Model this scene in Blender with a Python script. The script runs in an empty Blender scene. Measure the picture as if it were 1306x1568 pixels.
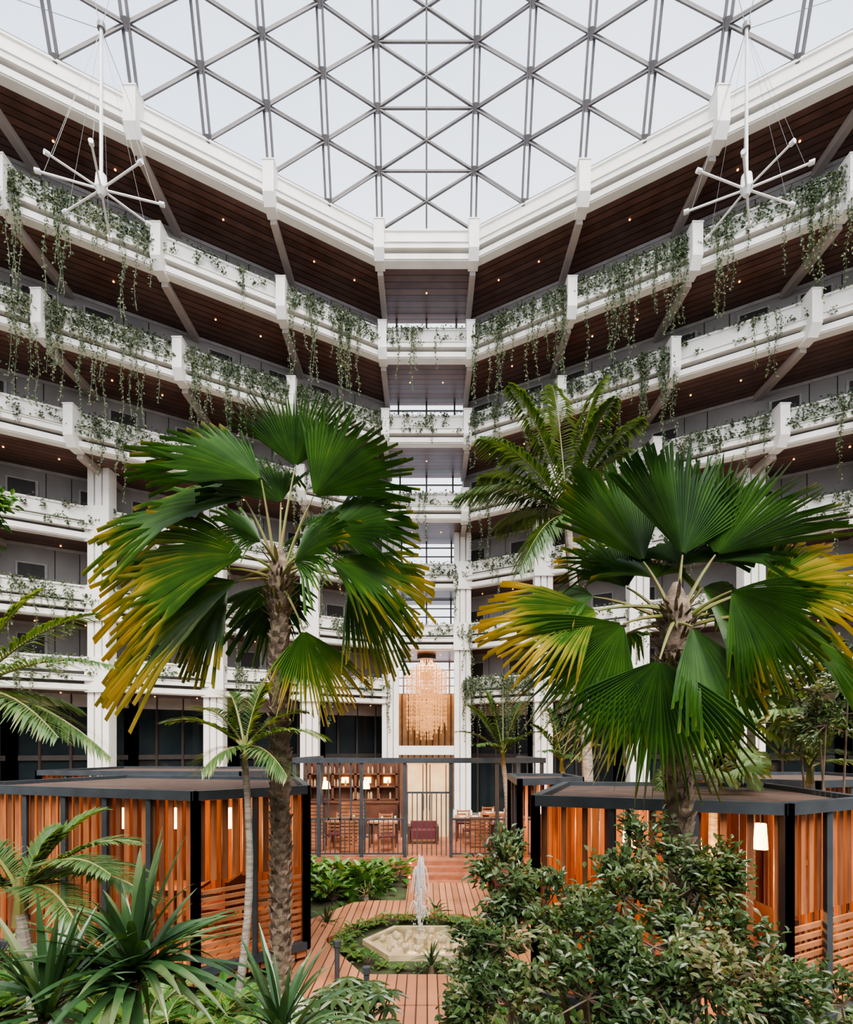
import bpy, math, random
from mathutils import Vector as V
random.seed(11)
R=random.random
def U(a,b): return a+(b-a)*random.random()
E=3.4; F=832.0
def P(x,y,Y): return V(((x-653)*Y/F, Y, E+(1145-y)*Y/F))
UP=V((0,0,1))
# ------------------------------------------------------------------ mesh builder
class MB:
    def __init__(s): s.v=[]; s.f=[]; s.m=[]; s.t=[]
    def add(s,vs,fs,mat=0,t=0.0):
        b=len(s.v)
        s.v.extend([tuple(a) for a in vs])
        if isinstance(t,(int,float)): s.t.extend([t]*len(vs))
        else: s.t.extend(t)
        for f in fs:
            s.f.append(tuple(b+i for i in f)); s.m.append(mat)
    def hexa(s,p,mat=0):  # p: 4 bottom, 4 top
        s.add(p,[(3,2,1,0),(4,5,6,7),(0,1,5,4),(1,2,6,5),(2,3,7,6),(3,0,4,7)],mat)
    def box(s,x0,x1,y0,y1,z0,z1,mat=0):
        s.hexa([(x0,y0,z0),(x1,y0,z0),(x1,y1,z0),(x0,y1,z0),(x0,y0,z1),(x1,y0,z1),(x1,y1,z1),(x0,y1,z1)],mat)
    def beam(s,p,q,w,h,mat=0,up=UP):
        p=V(p);q=V(q); d=(q-p)
        if d.length<1e-6: return
        d.normalize()
        sd=d.cross(up)
        if sd.length<1e-4: sd=V((1,0,0))
        sd.normalize(); u=sd.cross(d)
        a=sd*w/2; b=u*h/2
        s.hexa([p-a-b,p+a-b,q+a-b,q-a-b,p-a+b,p+a+b,q+a+b,q-a+b],mat)
    def tube(s,pts,rad,n=6,mat=0,t=0.0):
        if isinstance(rad,(int,float)): rad=[rad]*len(pts)
        pts=[V(p) for p in pts]; vs=[];fs=[]
        ref=V((0.13,0.99,0.05))
        for i,p in enumerate(pts):
            d=(pts[min(i+1,len(pts)-1)]-pts[max(i-1,0)]).normalized()
            r0=ref if abs(d.dot(ref))<.95 else V((1,0,0))
            a=d.cross(r0).normalized(); b=d.cross(a)
            for k in range(n):
                an=2*math.pi*k/n
                vs.append(p+(a*math.cos(an)+b*math.sin(an))*rad[i])
        for i in range(len(pts)-1):
            for k in range(n):
                k2=(k+1)%n
                fs.append((i*n+k,i*n+k2,(i+1)*n+k2,(i+1)*n+k))
        fs.append(tuple(range(n-1,-1,-1))); fs.append(tuple((len(pts)-1)*n+k for k in range(n)))
        s.add(vs,fs,mat,t)
    def poly(s,pts,z0,z1,mat=0):
        n=len(pts)
        vs=[(p[0],p[1],z0) for p in pts]+[(p[0],p[1],z1) for p in pts]
        fs=[tuple(range(n-1,-1,-1)),tuple(range(n,2*n))]+[(i,(i+1)%n,n+(i+1)%n,n+i) for i in range(n)]
        s.add(vs,fs,mat)
    def sweep(s,pts,dy0,dy1,z0,z1,mat=0):
        n=len(pts); vs=[]
        for x,y in pts: vs+=[(x,y+dy0,z0),(x,y+dy1,z0),(x,y+dy1,z1),(x,y+dy0,z1)]
        fs=[]
        for i in range(n-1):
            a=4*i;b=a+4
            for k in range(4):
                k2=(k+1)%4; fs.append((a+k,b+k,b+k2,a+k2))
        fs+= [(0,1,2,3),(4*n-1,4*n-2,4*n-3,4*n-4)]
        s.add(vs,fs,mat)
    def leaf(s,p,d,n,L,W,mat=0,t=0.5,fold=.25):
        d=d.normalized(); sd=d.cross(n)
        if sd.length<1e-3: sd=d.cross(V((1,0,.1)))
        sd.normalize(); n=sd.cross(d)
        up=n*W*fold
        dr=V((0,0,-L*.12))
        s.add([p,p+d*L*.3+sd*W*.5+up,p+d*L*.7+sd*W*.38+up+dr*.5,p+d*L+dr,p+d*L*.7-sd*W*.38+up+dr*.5,p+d*L*.3-sd*W*.5+up],
              [(0,1,2,3),(0,3,4,5)],mat,t)
    def obj(s,name,mats,smooth=False,parent=None):
        me=bpy.data.meshes.new(name); me.from_pydata(s.v,[],s.f)
        for m in mats: me.materials.append(m)
        me.polygons.foreach_set('material_index',s.m)
        if smooth: me.polygons.foreach_set('use_smooth',[True]*len(s.f))
        at=me.attributes.new('t','FLOAT','POINT'); at.data.foreach_set('value',s.t)
        me.update()
        o=bpy.data.objects.new(name,me); bpy.context.scene.collection.objects.link(o)
        if parent: o.parent=parent
        return o
def inst(o,loc,rz=0,sc=1):
    q=bpy.data.objects.new(o.name.split('.')[0],o.data); bpy.context.scene.collection.objects.link(q)
    q.location=loc; q.rotation_euler=(0,0,rz); q.scale=(sc,sc,sc); return q
# ------------------------------------------------------------------ materials
def newmat(name):
    m=bpy.data.materials.new(name); m.use_nodes=True
    nt=m.node_tree; return m,nt,nt.nodes['Principled BSDF']
def mat(name,c1,c2=None,scale=3.0,rough=.6,metal=0,stretch=(1,1,1),bump=0,emit=None,es=0,spec=None):
    m,nt,b=newmat(name); c2=c2 or tuple(x*.8 for x in c1)
    tc=nt.nodes.new('ShaderNodeTexCoord'); mp=nt.nodes.new('ShaderNodeMapping'); mp.inputs['Scale'].default_value=stretch
    nz=nt.nodes.new('ShaderNodeTexNoise'); nz.inputs['Scale'].default_value=scale; nz.inputs['Detail'].default_value=4
    cr=nt.nodes.new('ShaderNodeValToRGB'); cr.color_ramp.elements[0].position=.35; cr.color_ramp.elements[1].position=.65
    cr.color_ramp.elements[0].color=(*c2,1); cr.color_ramp.elements[1].color=(*c1,1)
    L=nt.links.new
    L(tc.outputs['Object'],mp.inputs[0]); L(mp.outputs[0],nz.inputs['Vector']); L(nz.outputs[0],cr.inputs[0]); L(cr.outputs[0],b.inputs['Base Color'])
    b.inputs['Roughness'].default_value=rough; b.inputs['Metallic'].default_value=metal
    if spec is not None: b.inputs['Specular IOR Level'].default_value=spec
    if bump:
        bp=nt.nodes.new('ShaderNodeBump'); bp.inputs['Strength'].default_value=bump; bp.inputs['Distance'].default_value=.03
        L(nz.outputs[0],bp.inputs['Height']); L(bp.outputs[0],b.inputs['Normal'])
    if emit:
        b.inputs['Emission Color'].default_value=(*emit,1); b.inputs['Emission Strength'].default_value=es
        try: m.cycles.emission_sampling='NONE'
        except Exception: pass
    return m
def slatmat(name,c1,c2,axis,freq,rough=.4):
    m,nt,b=newmat(name); L=nt.links.new
    tc=nt.nodes.new('ShaderNodeTexCoord'); sp=nt.nodes.new('ShaderNodeSeparateXYZ'); L(tc.outputs['Object'],sp.inputs[0])
    if axis=='wing':
        ab=nt.nodes.new('ShaderNodeMath'); ab.operation='ABSOLUTE'; L(sp.outputs[0],ab.inputs[0])
        sb=nt.nodes.new('ShaderNodeMath'); sb.operation='SUBTRACT'; sb.inputs[1].default_value=1.785; L(ab.outputs[0],sb.inputs[0])
        mx=nt.nodes.new('ShaderNodeMath'); mx.operation='MAXIMUM'; mx.inputs[1].default_value=0; L(sb.outputs[0],mx.inputs[0])
        ma=nt.nodes.new('ShaderNodeMath'); ma.operation='MULTIPLY_ADD'; ma.inputs[1].default_value=.577; L(mx.outputs[0],ma.inputs[0]); L(sp.outputs[1],ma.inputs[2]); src=ma.outputs[0]
    else: src=sp.outputs[axis]
    mu=nt.nodes.new('ShaderNodeMath'); mu.operation='MULTIPLY'; mu.inputs[1].default_value=freq; L(src,mu.inputs[0])
    fr=nt.nodes.new('ShaderNodeMath'); fr.operation='FRACT'; L(mu.outputs[0],fr.inputs[0])
    gt=nt.nodes.new('ShaderNodeMath'); gt.operation='GREATER_THAN'; gt.inputs[1].default_value=.14; L(fr.outputs[0],gt.inputs[0])
    fl=nt.nodes.new('ShaderNodeMath'); fl.operation='FLOOR'; L(mu.outputs[0],fl.inputs[0])
    wn=nt.nodes.new('ShaderNodeTexWhiteNoise'); wn.noise_dimensions='1D'; L(fl.outputs[0],wn.inputs['W'])
    nz=nt.nodes.new('ShaderNodeTexNoise'); nz.inputs['Scale'].default_value=1.5; L(tc.outputs['Object'],nz.inputs['Vector'])
    ad=nt.nodes.new('ShaderNodeMath'); ad.operation='MULTIPLY_ADD'; ad.inputs[1].default_value=.5; L(wn.outputs[0],ad.inputs[0]); L(nz.outputs[0],ad.inputs[2])
    cr=nt.nodes.new('ShaderNodeValToRGB'); cr.color_ramp.elements[0].position=.4; cr.color_ramp.elements[1].position=1
    cr.color_ramp.elements[0].color=(*c2,1); cr.color_ramp.elements[1].color=(*c1,1); L(ad.outputs[0],cr.inputs[0])
    mi=nt.nodes.new('ShaderNodeMix'); mi.data_type='RGBA'; mi.inputs[6].default_value=(c2[0]*.2,c2[1]*.2,c2[2]*.2,1)
    L(gt.outputs[0],mi.inputs[0]); L(cr.outputs[0],mi.inputs[7]); L(mi.outputs[2],b.inputs['Base Color'])
    b.inputs['Roughness'].default_value=rough
    return m
def leafmat(name,base,mid,tip,rough=.45,trans=.25,nscale=2.5):
    m,nt,b=newmat(name); L=nt.links.new
    at=nt.nodes.new('ShaderNodeAttribute'); at.attribute_name='t'
    tc=nt.nodes.new('ShaderNodeTexCoord'); nz=nt.nodes.new('ShaderNodeTexNoise'); nz.inputs['Scale'].default_value=nscale; L(tc.outputs['Object'],nz.inputs['Vector'])
    ma=nt.nodes.new('ShaderNodeMath'); ma.operation='MULTIPLY_ADD'; ma.inputs[1].default_value=.7; ma.inputs[2].default_value=-.35; L(nz.outputs[0],ma.inputs[0])
    ad=nt.nodes.new('ShaderNodeMath'); L(at.outputs['Fac'],ad.inputs[0]); L(ma.outputs[0],ad.inputs[1])
    cr=nt.nodes.new('ShaderNodeValToRGB'); e=cr.color_ramp.elements
    e[0].position=.05; e[0].color=(*base,1); e[1].position=1; e[1].color=(*tip,1); k=e.new(.6); k.color=(*mid,1)
    L(ad.outputs[0],cr.inputs[0]); L(cr.outputs[0],b.inputs['Base Color']); b.inputs['Roughness'].default_value=rough
    tr=nt.nodes.new('ShaderNodeBsdfTranslucent'); 
    mul=nt.nodes.new('ShaderNodeMix'); mul.data_type='RGBA'; mul.blend_type='MULTIPLY'; mul.inputs[0].default_value=1; mul.inputs[7].default_value=(2.2,1.9,.5,1)
    L(cr.outputs[0],mul.inputs[6]); L(mul.outputs[2],tr.inputs[0])
    mx=nt.nodes.new('ShaderNodeMixShader'); mx.inputs[0].default_value=trans
    L(b.outputs[0],mx.inputs[1]); L(tr.outputs[0],mx.inputs[2]); L(mx.outputs[0],nt.nodes['Material Output'].inputs[0])
    return m
def glassmat(name,col,opac,rough=.05):
    m,nt,b=newmat(name); L=nt.links.new
    b.inputs['Base Color'].default_value=(*col,1); b.inputs['Roughness'].default_value=rough
    tr=nt.nodes.new('ShaderNodeBsdfTransparent'); mx=nt.nodes.new('ShaderNodeMixShader')
    nz=nt.nodes.new('ShaderNodeTexNoise'); nz.inputs['Scale'].default_value=.5
    ma=nt.nodes.new('ShaderNodeMath'); ma.operation='MULTIPLY'; ma.inputs[1].default_value=opac*2; L(nz.outputs[0],ma.inputs[0]); L(ma.outputs[0],mx.inputs[0])
    L(tr.outputs[0],mx.inputs[1]); L(b.outputs[0],mx.inputs[2]); L(mx.outputs[0],nt.nodes['Material Output'].inputs[0])
    return m
M_white=mat('white_painted_concrete',(.86,.83,.775),(.77,.74,.69),1.3,.55)
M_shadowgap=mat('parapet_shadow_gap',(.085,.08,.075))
M_rib=mat('grey_beam_paint',(.46,.39,.35),(.37,.325,.295),1)
M_soffit=slatmat('timber_soffit',(.175,.092,.07),(.085,.043,.033),'wing',3.2,.33)
M_wall=mat('grey_corridor_wall',(.32,.285,.265),(.24,.22,.205),.7,.7)
M_slab=mat('corridor_floor',(.25,.23,.22))
M_door=mat('dark_door',(.04,.03,.026))
M_doorframe=mat('door_frame',(.42,.385,.36))
M_glassroof=glassmat('roof_glass_mat',(.60,.68,.78),.12)
M_glass=glassmat('window_glass_mat',(.8,.85,.9),.05)
M_dglass=mat('dark_storefront_glass',(.02,.03,.035),(.01,.015,.018),.5,.08)
M_steel=mat('grey_space_frame_steel',(.12,.105,.105),(.08,.073,.075),2,.5)
M_char=mat('charcoal_metal',(.048,.057,.068),(.034,.041,.05),4,.45)
M_cedar=mat('cedar_slats',(.44,.16,.065),(.27,.085,.035),2.5,.5,stretch=(6,6,.6))
M_cedar2=mat('cedar_slats_dark',(.23,.082,.036),(.13,.045,.021),2.5,.5,stretch=(6,6,.6))
M_cedarh=mat('cedar_slats_h',(.42,.17,.08),(.25,.095,.042),3,.5)
M_roofslat=mat('weathered_roof_slats',(.12,.07,.055),(.07,.05,.042),3,.6)
M_deck=slatmat('timber_deck',(.48,.21,.11),(.30,.12,.062),0,7,.45)
M_brick=mat('terracotta_step',(.38,.14,.075),(.24,.09,.048),4,.6)
M_stone=mat('sandstone_rim',(.53,.42,.27),(.38,.29,.18),5,.7,bump=.3)
M_paving=mat('pale_paving',(.55,.53,.48),(.42,.40,.36),4,.8)
M_water=mat('pond_water',(.30,.22,.11),(.10,.11,.06),3,.06)
M_jet=glassmat('fountain_spray',(.95,.97,1),.34,.2)
M_soil=mat('soil_ground_cover',(.05,.08,.026),(.035,.028,.018),2.2,.9,bump=.8)
M_floor=mat('atrium_floor_tiles',(.32,.28,.24),(.24,.21,.18),1.2,.5)
M_down=mat('downlight_glow',(1,.6,.3),emit=(1,.45,.15),es=3)
M_warm=mat('warm_lamp_glow',(1,.7,.4),emit=(1,.5,.17),es=7)
M_cream=mat('cream_door_panel',(.70,.55,.32),(.58,.42,.23),2,.5)
M_goldwall=mat('gold_lobby_wall',(.44,.31,.19),(.30,.20,.115),2,.4)
M_darkwood=mat('dark_wood',(.10,.045,.028),(.06,.025,.018),3,.5)
M_cloth=mat('white_cloth',(.75,.73,.70))
M_cushion=mat('dark_red_cushion',(.12,.025,.03))
M_lamp=mat('white_lamp_metal',(.82,.82,.82),(.72,.72,.72),3,.35)
M_cable=mat('steel_cable',(.22,.22,.23),rough=.4)
M_gold=mat('gold_crystal',(.72,.46,.23),(.38,.21,.09),6,.25,metal=.5,emit=(1,.50,.20),es=.42)
M_trunk=mat('palm_bark',(.23,.17,.125),(.075,.052,.038),9,.9,bump=.9)
M_trunk2=mat('smooth_palm_bark',(.33,.29,.245),(.18,.15,.125),5,.9,stretch=(1,1,6),bump=.4)
M_branch=mat('branch_bark',(.14,.10,.07),(.08,.06,.04),8,.9)
M_fan=leafmat('fan_palm_leaf',(.016,.046,.012),(.060,.145,.022),(.46,.37,.08),.34,.32)
M_fanpale=leafmat('pale_fan_palm_leaf',(.14,.22,.09),(.26,.34,.17),(.45,.46,.24),.4,.3)
M_petiole=mat('palm_petiole',(.14,.17,.04),(.17,.12,.045),4,.5)
M_feather=leafmat('feather_palm_leaf',(.028,.065,.022),(.08,.14,.045),(.28,.30,.12),.4,.25)
M_strap=leafmat('strap_leaf',(.014,.04,.017),(.04,.085,.032),(.19,.21,.10),.25,.15)
M_bush=leafmat('bush_leaf',(.026,.052,.02),(.068,.11,.038),(.30,.24,.14),.33,.22,1.6)
M_vine=leafmat('vine_leaf',(.046,.074,.04),(.10,.14,.08),(.25,.25,.15),.5,.2,1)
M_shrub=leafmat('shrub_leaf',(.03,.085,.02),(.07,.18,.036),(.25,.36,.085),.4,.25,2)
# ------------------------------------------------------------------ building
A=3.553; B=2.05; X0=1.785; MM=6
def line(Y,side=None,c=True):
    L=[(-(X0+m*A),Y-m*B) for m in range(MM,-1,-1)]; Rr=[(X0+m*A,Y-m*B) for m in range(MM+1)]
    if side=='L': return L
    if side=='R': return Rr
    return L+Rr
TOP={8:19.75,7:17.15,6:14.55,5:11.87,4:9.1,3:6.1,2:3.4}
YL={8:20.8,7:22.35,6:23.9,5:25.45,4:27.0,3:27.0,2:27.0}
WALLY={}
for k in (7,6,5,4): WALLY[k]=YL[k+1]+2.75
WALLY[3]=28.7; WALLY[2]=28.7; WALLY[1]=28.9
for k in range(8,1,-1):
    Y=YL[k]; t=E+TOP[k]; mb=MB()
    segs=[line(Y)] if k>2 else [line(Y,'L'),line(Y,'R')]
    for pts in segs:
        mb.sweep(pts,-.06,.12,t-.50,t-.05,0)
        mb.sweep(pts,-.11,.16,t-.05,t+.02,0)
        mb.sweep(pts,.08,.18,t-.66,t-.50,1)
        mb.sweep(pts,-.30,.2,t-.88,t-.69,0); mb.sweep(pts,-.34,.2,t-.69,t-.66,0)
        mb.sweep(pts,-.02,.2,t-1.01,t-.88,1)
        mb.sweep(pts,-.20,.2,t-1.21,t-1.01,0); mb.sweep(pts,-.15,.2,t-1.25,t-1.21,0)
        for (x,y) in pts:
            w=.17 if k<8 else .19
            if k in(2,3,4): 
                if abs(x)<2 and k==2: continue
                mb.box(x-.46,x+.46,y-.36,y-.27,t-1.3,t+.04,0); continue
            mb.hexa([(x-w,y-.25,t-1.34),(x+w,y-.25,t-1.34),(x+w,y+.2,t-1.34),(x-w,y+.2,t-1.34),(x-w,y-.46,t-1.0),(x+w,y-.46,t-1.0),(x+w,y+.2,t-1.0),(x-w,y+.2,t-1.0)],0)
            mb.box(x-w,x+w,y-.46,y+.2,t-1.0,t+.06,0)
            mb.box(x-w-.02,x+w+.02,y-.48,y+.22,t+.06,t+.10,0)
    mb.obj('balcony_parapet',[M_white,M_shadowgap])  # the balcony parapet itself, a solid guard band rather than trim
    mb=MB(); back=2.9
    for pts in segs:
        mb.sweep(pts,.20,back,t-1.2,t-1.02,1)
        mb.sweep(pts,.20,back,t-1.25,t-1.2,0)
    mb.obj('ceiling_soffit' ,[M_soffit,M_slab])
    mb=MB()
    for pts in segs:
        for x,y in pts: mb.box(x-.11,x+.11,y+.2,y+back-.15,t-1.50,t-1.25,0)
    mb.obj('ceiling_beam',[M_rib])
    mb=MB()
    for pts in segs:
        for i in range(len(pts)-1):
            for fr in ((.3,.7) if (i+k)%2 else (.5,)):
                x=pts[i][0]*(1-fr)+pts[i+1][0]*fr; y=pts[i][1]*(1-fr)+pts[i+1][1]*fr
                mb.tube([(x,y+1.3,t-1.25),(x,y+1.3,t-1.275)],.030,8,0)
    mb.obj('recessed_downlights',[M_down])
for k in range(1,8):
    z0=0 if k==1 else E+TOP[k]-1.02
    z1=E+TOP[k+1]-1.25
    if k==1: z1=E+TOP[2]-1.25
    Y=WALLY[k]
    for side in 'LR':
        mb=MB(); pts=line(Y,side)
        nm='wall_left' if side=='L' else 'wall_right'
        if k==1:
            mb.sweep(pts,.1,.2,0,z1,2)
            for i in range(len(pts)-1):
                for q in range(5):
                    fr=q/4; x=pts[i][0]*(1-fr)+pts[i+1][0]*fr; y=pts[i][1]*(1-fr)+pts[i+1][1]*fr
                    w=.05 if q%4 else .3
                    mb.box(x-w,x+w,y-.02,y+.2,0,z1,1 if q%4 else 3)
            mb.sweep(pts,0,.14,2.9,3.1,1); mb.sweep(pts,-.02,.14,z1-.5,z1,3)
        else:
            mb.sweep(pts,0,.15,z0,z1,0)
            mb.sweep(pts,-.04,.0,z1-.12,z1,3)
            for i in range(len(pts)-1):
                a=V((*pts[i],0)); b=V((*pts[i+1],0)); d=(b-a).normalized()
                for fr in ((.22,) if (i+k)%2 else (.22,.78)):
                    c=a.lerp(b,fr); 
                    mb.beam(c-d*.5+V((0,0,z0+1.02)),c+d*.5+V((0,0,z0+1.02)),.10,2.06,3)
                    mb.beam(c-d*.42+V((0,-.03,z0+1.0)),c+d*.42+V((0,-.03,z0+1.0)),.10,1.98,1)
                for fr in (.4,.6): 
                    c=a.lerp(b,fr); mb.box(c.x-.012,c.x+.012,c.y-.012,c.y+.05,z0,z1-.12,1)
        mb.obj(nm,[M_wall,M_door,M_dglass,M_doorframe])
    if k==1: continue
    mb=MB(); yy=Y; za=z0; zb=z1
    if k==2: za=E+3.0; zb=E+TOP[3]-1.25; yy=30.6
    if k==3: yy=28.75
    for x in (-X0,-X0/2-.4,0,X0/2+.4,X0): mb.box(x-.04,x+.04,yy-.05,yy+.05,za,zb,1 if abs(x)<X0 else 0)
    zz=za
    while zz<zb:
        mb.box(-X0,X0,yy-.04,yy+.04,zz,zz+.05,1); zz+=1.0 if k>4 else .45
    mb.box(-X0,X0,yy+.05,yy+.06,za,zb,2)
    mb.obj('window_%d'%k,[M_white,M_steel,M_glass])
mb=MB()
for s in(-1,1):
    x=s*(X0+.25); mb.box(x-.1,x+.1,27.5,30.7,0,E+TOP[3]-1.25,0)
mb.box(-X0-.3,X0+.3,30.0,30.7,E+TOP[3]-1.24,E+TOP[3]-1.1,1)
mb.box(-X0,X0,26.9,27.3,E-.35,E+.1,0)
mb.obj('trim_lobby_portal',[M_white,M_soffit])
mb=MB(); mb.box(-X0-.15,X0+.15,30.5,30.7,0,E+3.0,0)
for i in range(11): x=-1.7+i*.34; mb.box(x-.03,x+.03,30.42,30.5,0,E+3.0,1)
mb.obj('wall_back',[M_goldwall,M_darkwood])
def column(x,y,z0,z1):
    mb=MB(); mb.box(x-.37,x+.37,y-.20,y+.20,z0,z1,1)
    for c in (-.29,0,.29):
        mb.box(x+c-.115,x+c+.115,y-.26,y-.19,z0,z1,0); mb.box(x+c-.115,x+c+.115,y+.19,y+.26,z0,z1,0)
    for s in(-1,1): mb.box(x+s*.37-.04,x+s*.37+.04,y-.18,y+.18,z0,z1,0)
    mb.box(x-.46,x+.46,y-.3,y+.3,z0,z0+.3,0)
    mb.obj('fluted_column',[M_white,M_rib])
for x,y in line(27.0): column(x,y,0,E+TOP[5]-1.26)
# unseen wall added behind the viewer to block level light, open above for fill
ZR=E+19.8
xe=X0+MM*A
mb=MB(); mb.box(-xe-1,xe+1,-10.3,-10,0,E+6,0)
for i in range(13): x=-xe+i*xe/6; mb.box(x-.1,x+.1,-10.3,-10.1,E+6,ZR,1)
for z in (E+11,E+16): mb.box(-xe,xe,-10.25,-10.15,z,z+.15,1)
mb.obj('wall_front_light_block',[M_wall,M_steel])
for s,nm in ((-1,'wall_left'),(1,'wall_right')):  # unseen side walls added to cut sideways light, open bars above
    mb=MB(); a=s*(xe+.2); mb.box(min(a,a+s*.3),max(a,a+s*.3),-10,17,0,E+11,0)
    for i in range(7): y=-10+i*3; mb.box(a-.1,a+.1,y-.1,y+.1,E+11,ZR,1)
    mb.obj(nm,[M_wall,M_white])
# ------------------------------------------------------------------ roof
def Yr(X): return 20.8-.577*max(abs(X)-X0,0)
def RS(X,t):
    y=Yr(X)
    if t<=3.4: return V((X,y-t,ZR+3*t))
    return V((X,y-t,ZR+10.2+.12*(t-3.4)))
mb=MB(); g=MB(); dt=.56; KX=13; cx=1.785
def dbl(p,q,sep,w,m=0):
    d=(q-p).normalized(); s=d.cross(V((0,-.95,.3)).normalized()).normalized()*sep/2
    mb.beam(p+s,q+s,w,w,m); mb.beam(p-s,q-s,w,w,m)
for k in range(-KX,KX+1):
    X=k*cx
    if k!=0: dbl(RS(X,0),RS(X,3.36),.19,.075)
    else: mb.beam(RS(X,0),RS(X,3.36),.07,.07)
    mb.beam(RS(X,3.36),RS(X,22),.12,.12)
for j in range(0,7):
    t=j*dt
    for k in range(-KX,KX):
        Xa=k*cx;Xb=(k+1)*cx
        if k in(-1,0):
            o=Xa if k==-1 else Xb
            mb.beam(RS(Xa,t),RS(Xb,t),.07,.07)
            if j<6: mb.beam(RS(o,t),RS(0,t+dt/2),.08,.08); mb.beam(RS(o,t+dt),RS(0,t+dt/2),.08,.08)
        else:
            dbl(RS(Xa,t),RS(Xb,t),.13,.06)
            inn,out=(Xa,Xb) if k>0 else (Xb,Xa)
            if j<6: dbl(RS(inn,t+dt),RS(out,t),.10,.055)
    for k in range(-KX,KX+1):
        if k: 
            p=RS(k*cx,t); mb.tube([p+V((0,.06,-.1)),p+V((0,-.06,.1))],.12,8)
for k in range(-KX,KX):
    for t in (8,13,18): 
        mb.beam(RS(k*cx,t),RS((k+1)*cx,t),.12,.12)
for k in range(-KX,KX):
    for ta,tb in ((0,3.4),(3.4,22)):
        a,b,c,d=RS(k*cx,ta),RS((k+1)*cx,ta),RS((k+1)*cx,tb),RS(k*cx,tb)
        of=V((0,.12,.04)); g.add([a+of,b+of,c+of,d+of],[(0,1,2,3)],0)
mb.obj('ceiling_space_frame',[M_steel]); g.obj('ceiling_glass_roof',[M_glassroof])
# ------------------------------------------------------------------ vines
def vines(k,side_pts,dens):
    mb=MB(); t=E+TOP[k]; Y=YL[k]; pts=side_pts
    for i in range(len(pts)-1):
        a=V((*pts[i],0));b=V((*pts[i+1],0)); d=dens(i,pts)
        if d<=0: continue
        Ls=(b-a).length; dr=(b-a).normalized()
        nc=int(Ls/.27)
        for c in range(nc):
            cc=a+dr*((c+.5)*Ls/nc)
            rows=(-.05,-.38,-.72) if c%2 else (-.22,-.55)
            for rz in rows:
                if R()>d*.97: continue
                for q in range(int(13+8*d)):
                    p=cc+dr*random.gauss(0,.08)+V((0,U(-.42,-.2) if rz<-.5 else U(-.25,-.10),t+rz+random.gauss(0,.07)))
                    mb.leaf(p,V((U(-1,1),U(-1,.2),U(-1,.3))),V((U(-.4,.4),-1,.5)),U(.08,.13),U(.055,.09),0,R()*.65)
        for q in range(int(120*d+40)):
            p=a+dr*U(0,Ls)+V((0,U(-.22,.1),t+U(-.07,.10)))
            mb.leaf(p,V((U(-1,1),U(-1,.2),U(-.6,1))),V((0,-1,1)),U(.08,.14),U(.06,.09),0,R()*.8)
        ns=int(42*d*d*U(.85,1.15)+.5); nodes=[U(0,Ls) for _ in range(max(1,ns//3))]
        for q in range(ns):
            x=min(Ls,max(0,random.choice(nodes)+random.gauss(0,.17))); ln=U(.4,1.3) if R()<.5 else U(1.3,4.0)
            ln*= .5+.5*d
            p=a+dr*x+V((0,-.36+U(-.05,.05),t-.1)); z=0; top=p.copy(); ph=U(0,6); pl=[]
            while z<ln:
                pl.append(top+V((.05*math.sin(z*3+ph),.02*math.cos(z*5),-z)))
                for _ in range(2):
                    mb.leaf(pl[-1]+V((U(-.05,.05),U(-.05,.05),U(-.04,.04))),V((U(-1,1),U(-1,1),U(-1,.0))),V((U(-1,1),-1,.3)),U(.06,.105),U(.045,.07),0,.2+R()*.75)
                z+=.08 if z<ln*.6 else .13
            if len(pl)>1: mb.tube(pl[::3]+[pl[-1]],.007,3,0,.3)
    if mb.v: mb.obj('hanging_vines',[M_vine])
SL={7:[.85,.25,.95,1,1],6:[.9,1,.95,.85,.9],5:[.6,.65,.6,.3,.6],4:[.5,.5,.4,.4,.4],3:[.5,.5,.5,.6,.4],2:[.5,.6,.2,.5,.5]}
SR={7:[1,.95,.95,.8,.5],6:[.9,.9,.35,.2,.3],5:[.75,.7,.7,.8,.6],4:[.45,.5,.4,.45,.3],3:[.55,.6,.45,.5,.4],2:[.95,.7,.5,.4,.5]}
for k in range(2,8):
    vines(k,line(YL[k],'L'),lambda i,pts,s=SL[k]: s[min(len(pts)-2-i,4)]); vines(k,line(YL[k],'R'),lambda i,pts,s=SR[k]: s[min(i,4)])
    if k>2: vines(k,[(-X0,YL[k]),(X0,YL[k])],lambda i,p:.5 if k>3 else .3)
# ------------------------------------------------------------------ ground
mb=MB(); mb.box(-26,26,-10.5,32,-.2,0,0); mb.obj('floor',[M_floor])
mb=MB(); mb.poly([(-9,1.2),(9,1.2),(11,8),(9,14.3),(-9,14.3),(-11,8)],0,.03,0); mb.obj('garden_bed',[M_soil])
mb=MB()
PC=V((-.1,9.3,0))
def hexp(r,c=PC,fx=1,fy=1): return [(c.x+fx*r*math.cos(math.radians(60*i)),c.y+fy*r*math.sin(math.radians(60*i))) for i in range(6)]
o=hexp(2.75);i_=hexp(1.65)
for a in range(6):
    b=(a+1)%6
    mb.poly([o[a],o[b],i_[b],i_[a]],.03,.12,0)
mb.box(-.62,.42,2.0,6.93,.03,.12,0)
mb.box(-.45,1.4,11.67,13.2,.03,.12,0)
mb.obj('timber_garden_path',[M_deck])
mb=MB(); o=hexp(1.0,PC,1,.84); i_=hexp(.9,PC,1,.83)
for a in range(6):
    b=(a+1)%6; mb.poly([o[a],o[b],i_[b],i_[a]],.03,.12,0)
mb.poly(hexp(.905,PC,1,.83),.03,.08,1)
mb.poly(hexp(.12),.08,.17,0)
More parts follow.
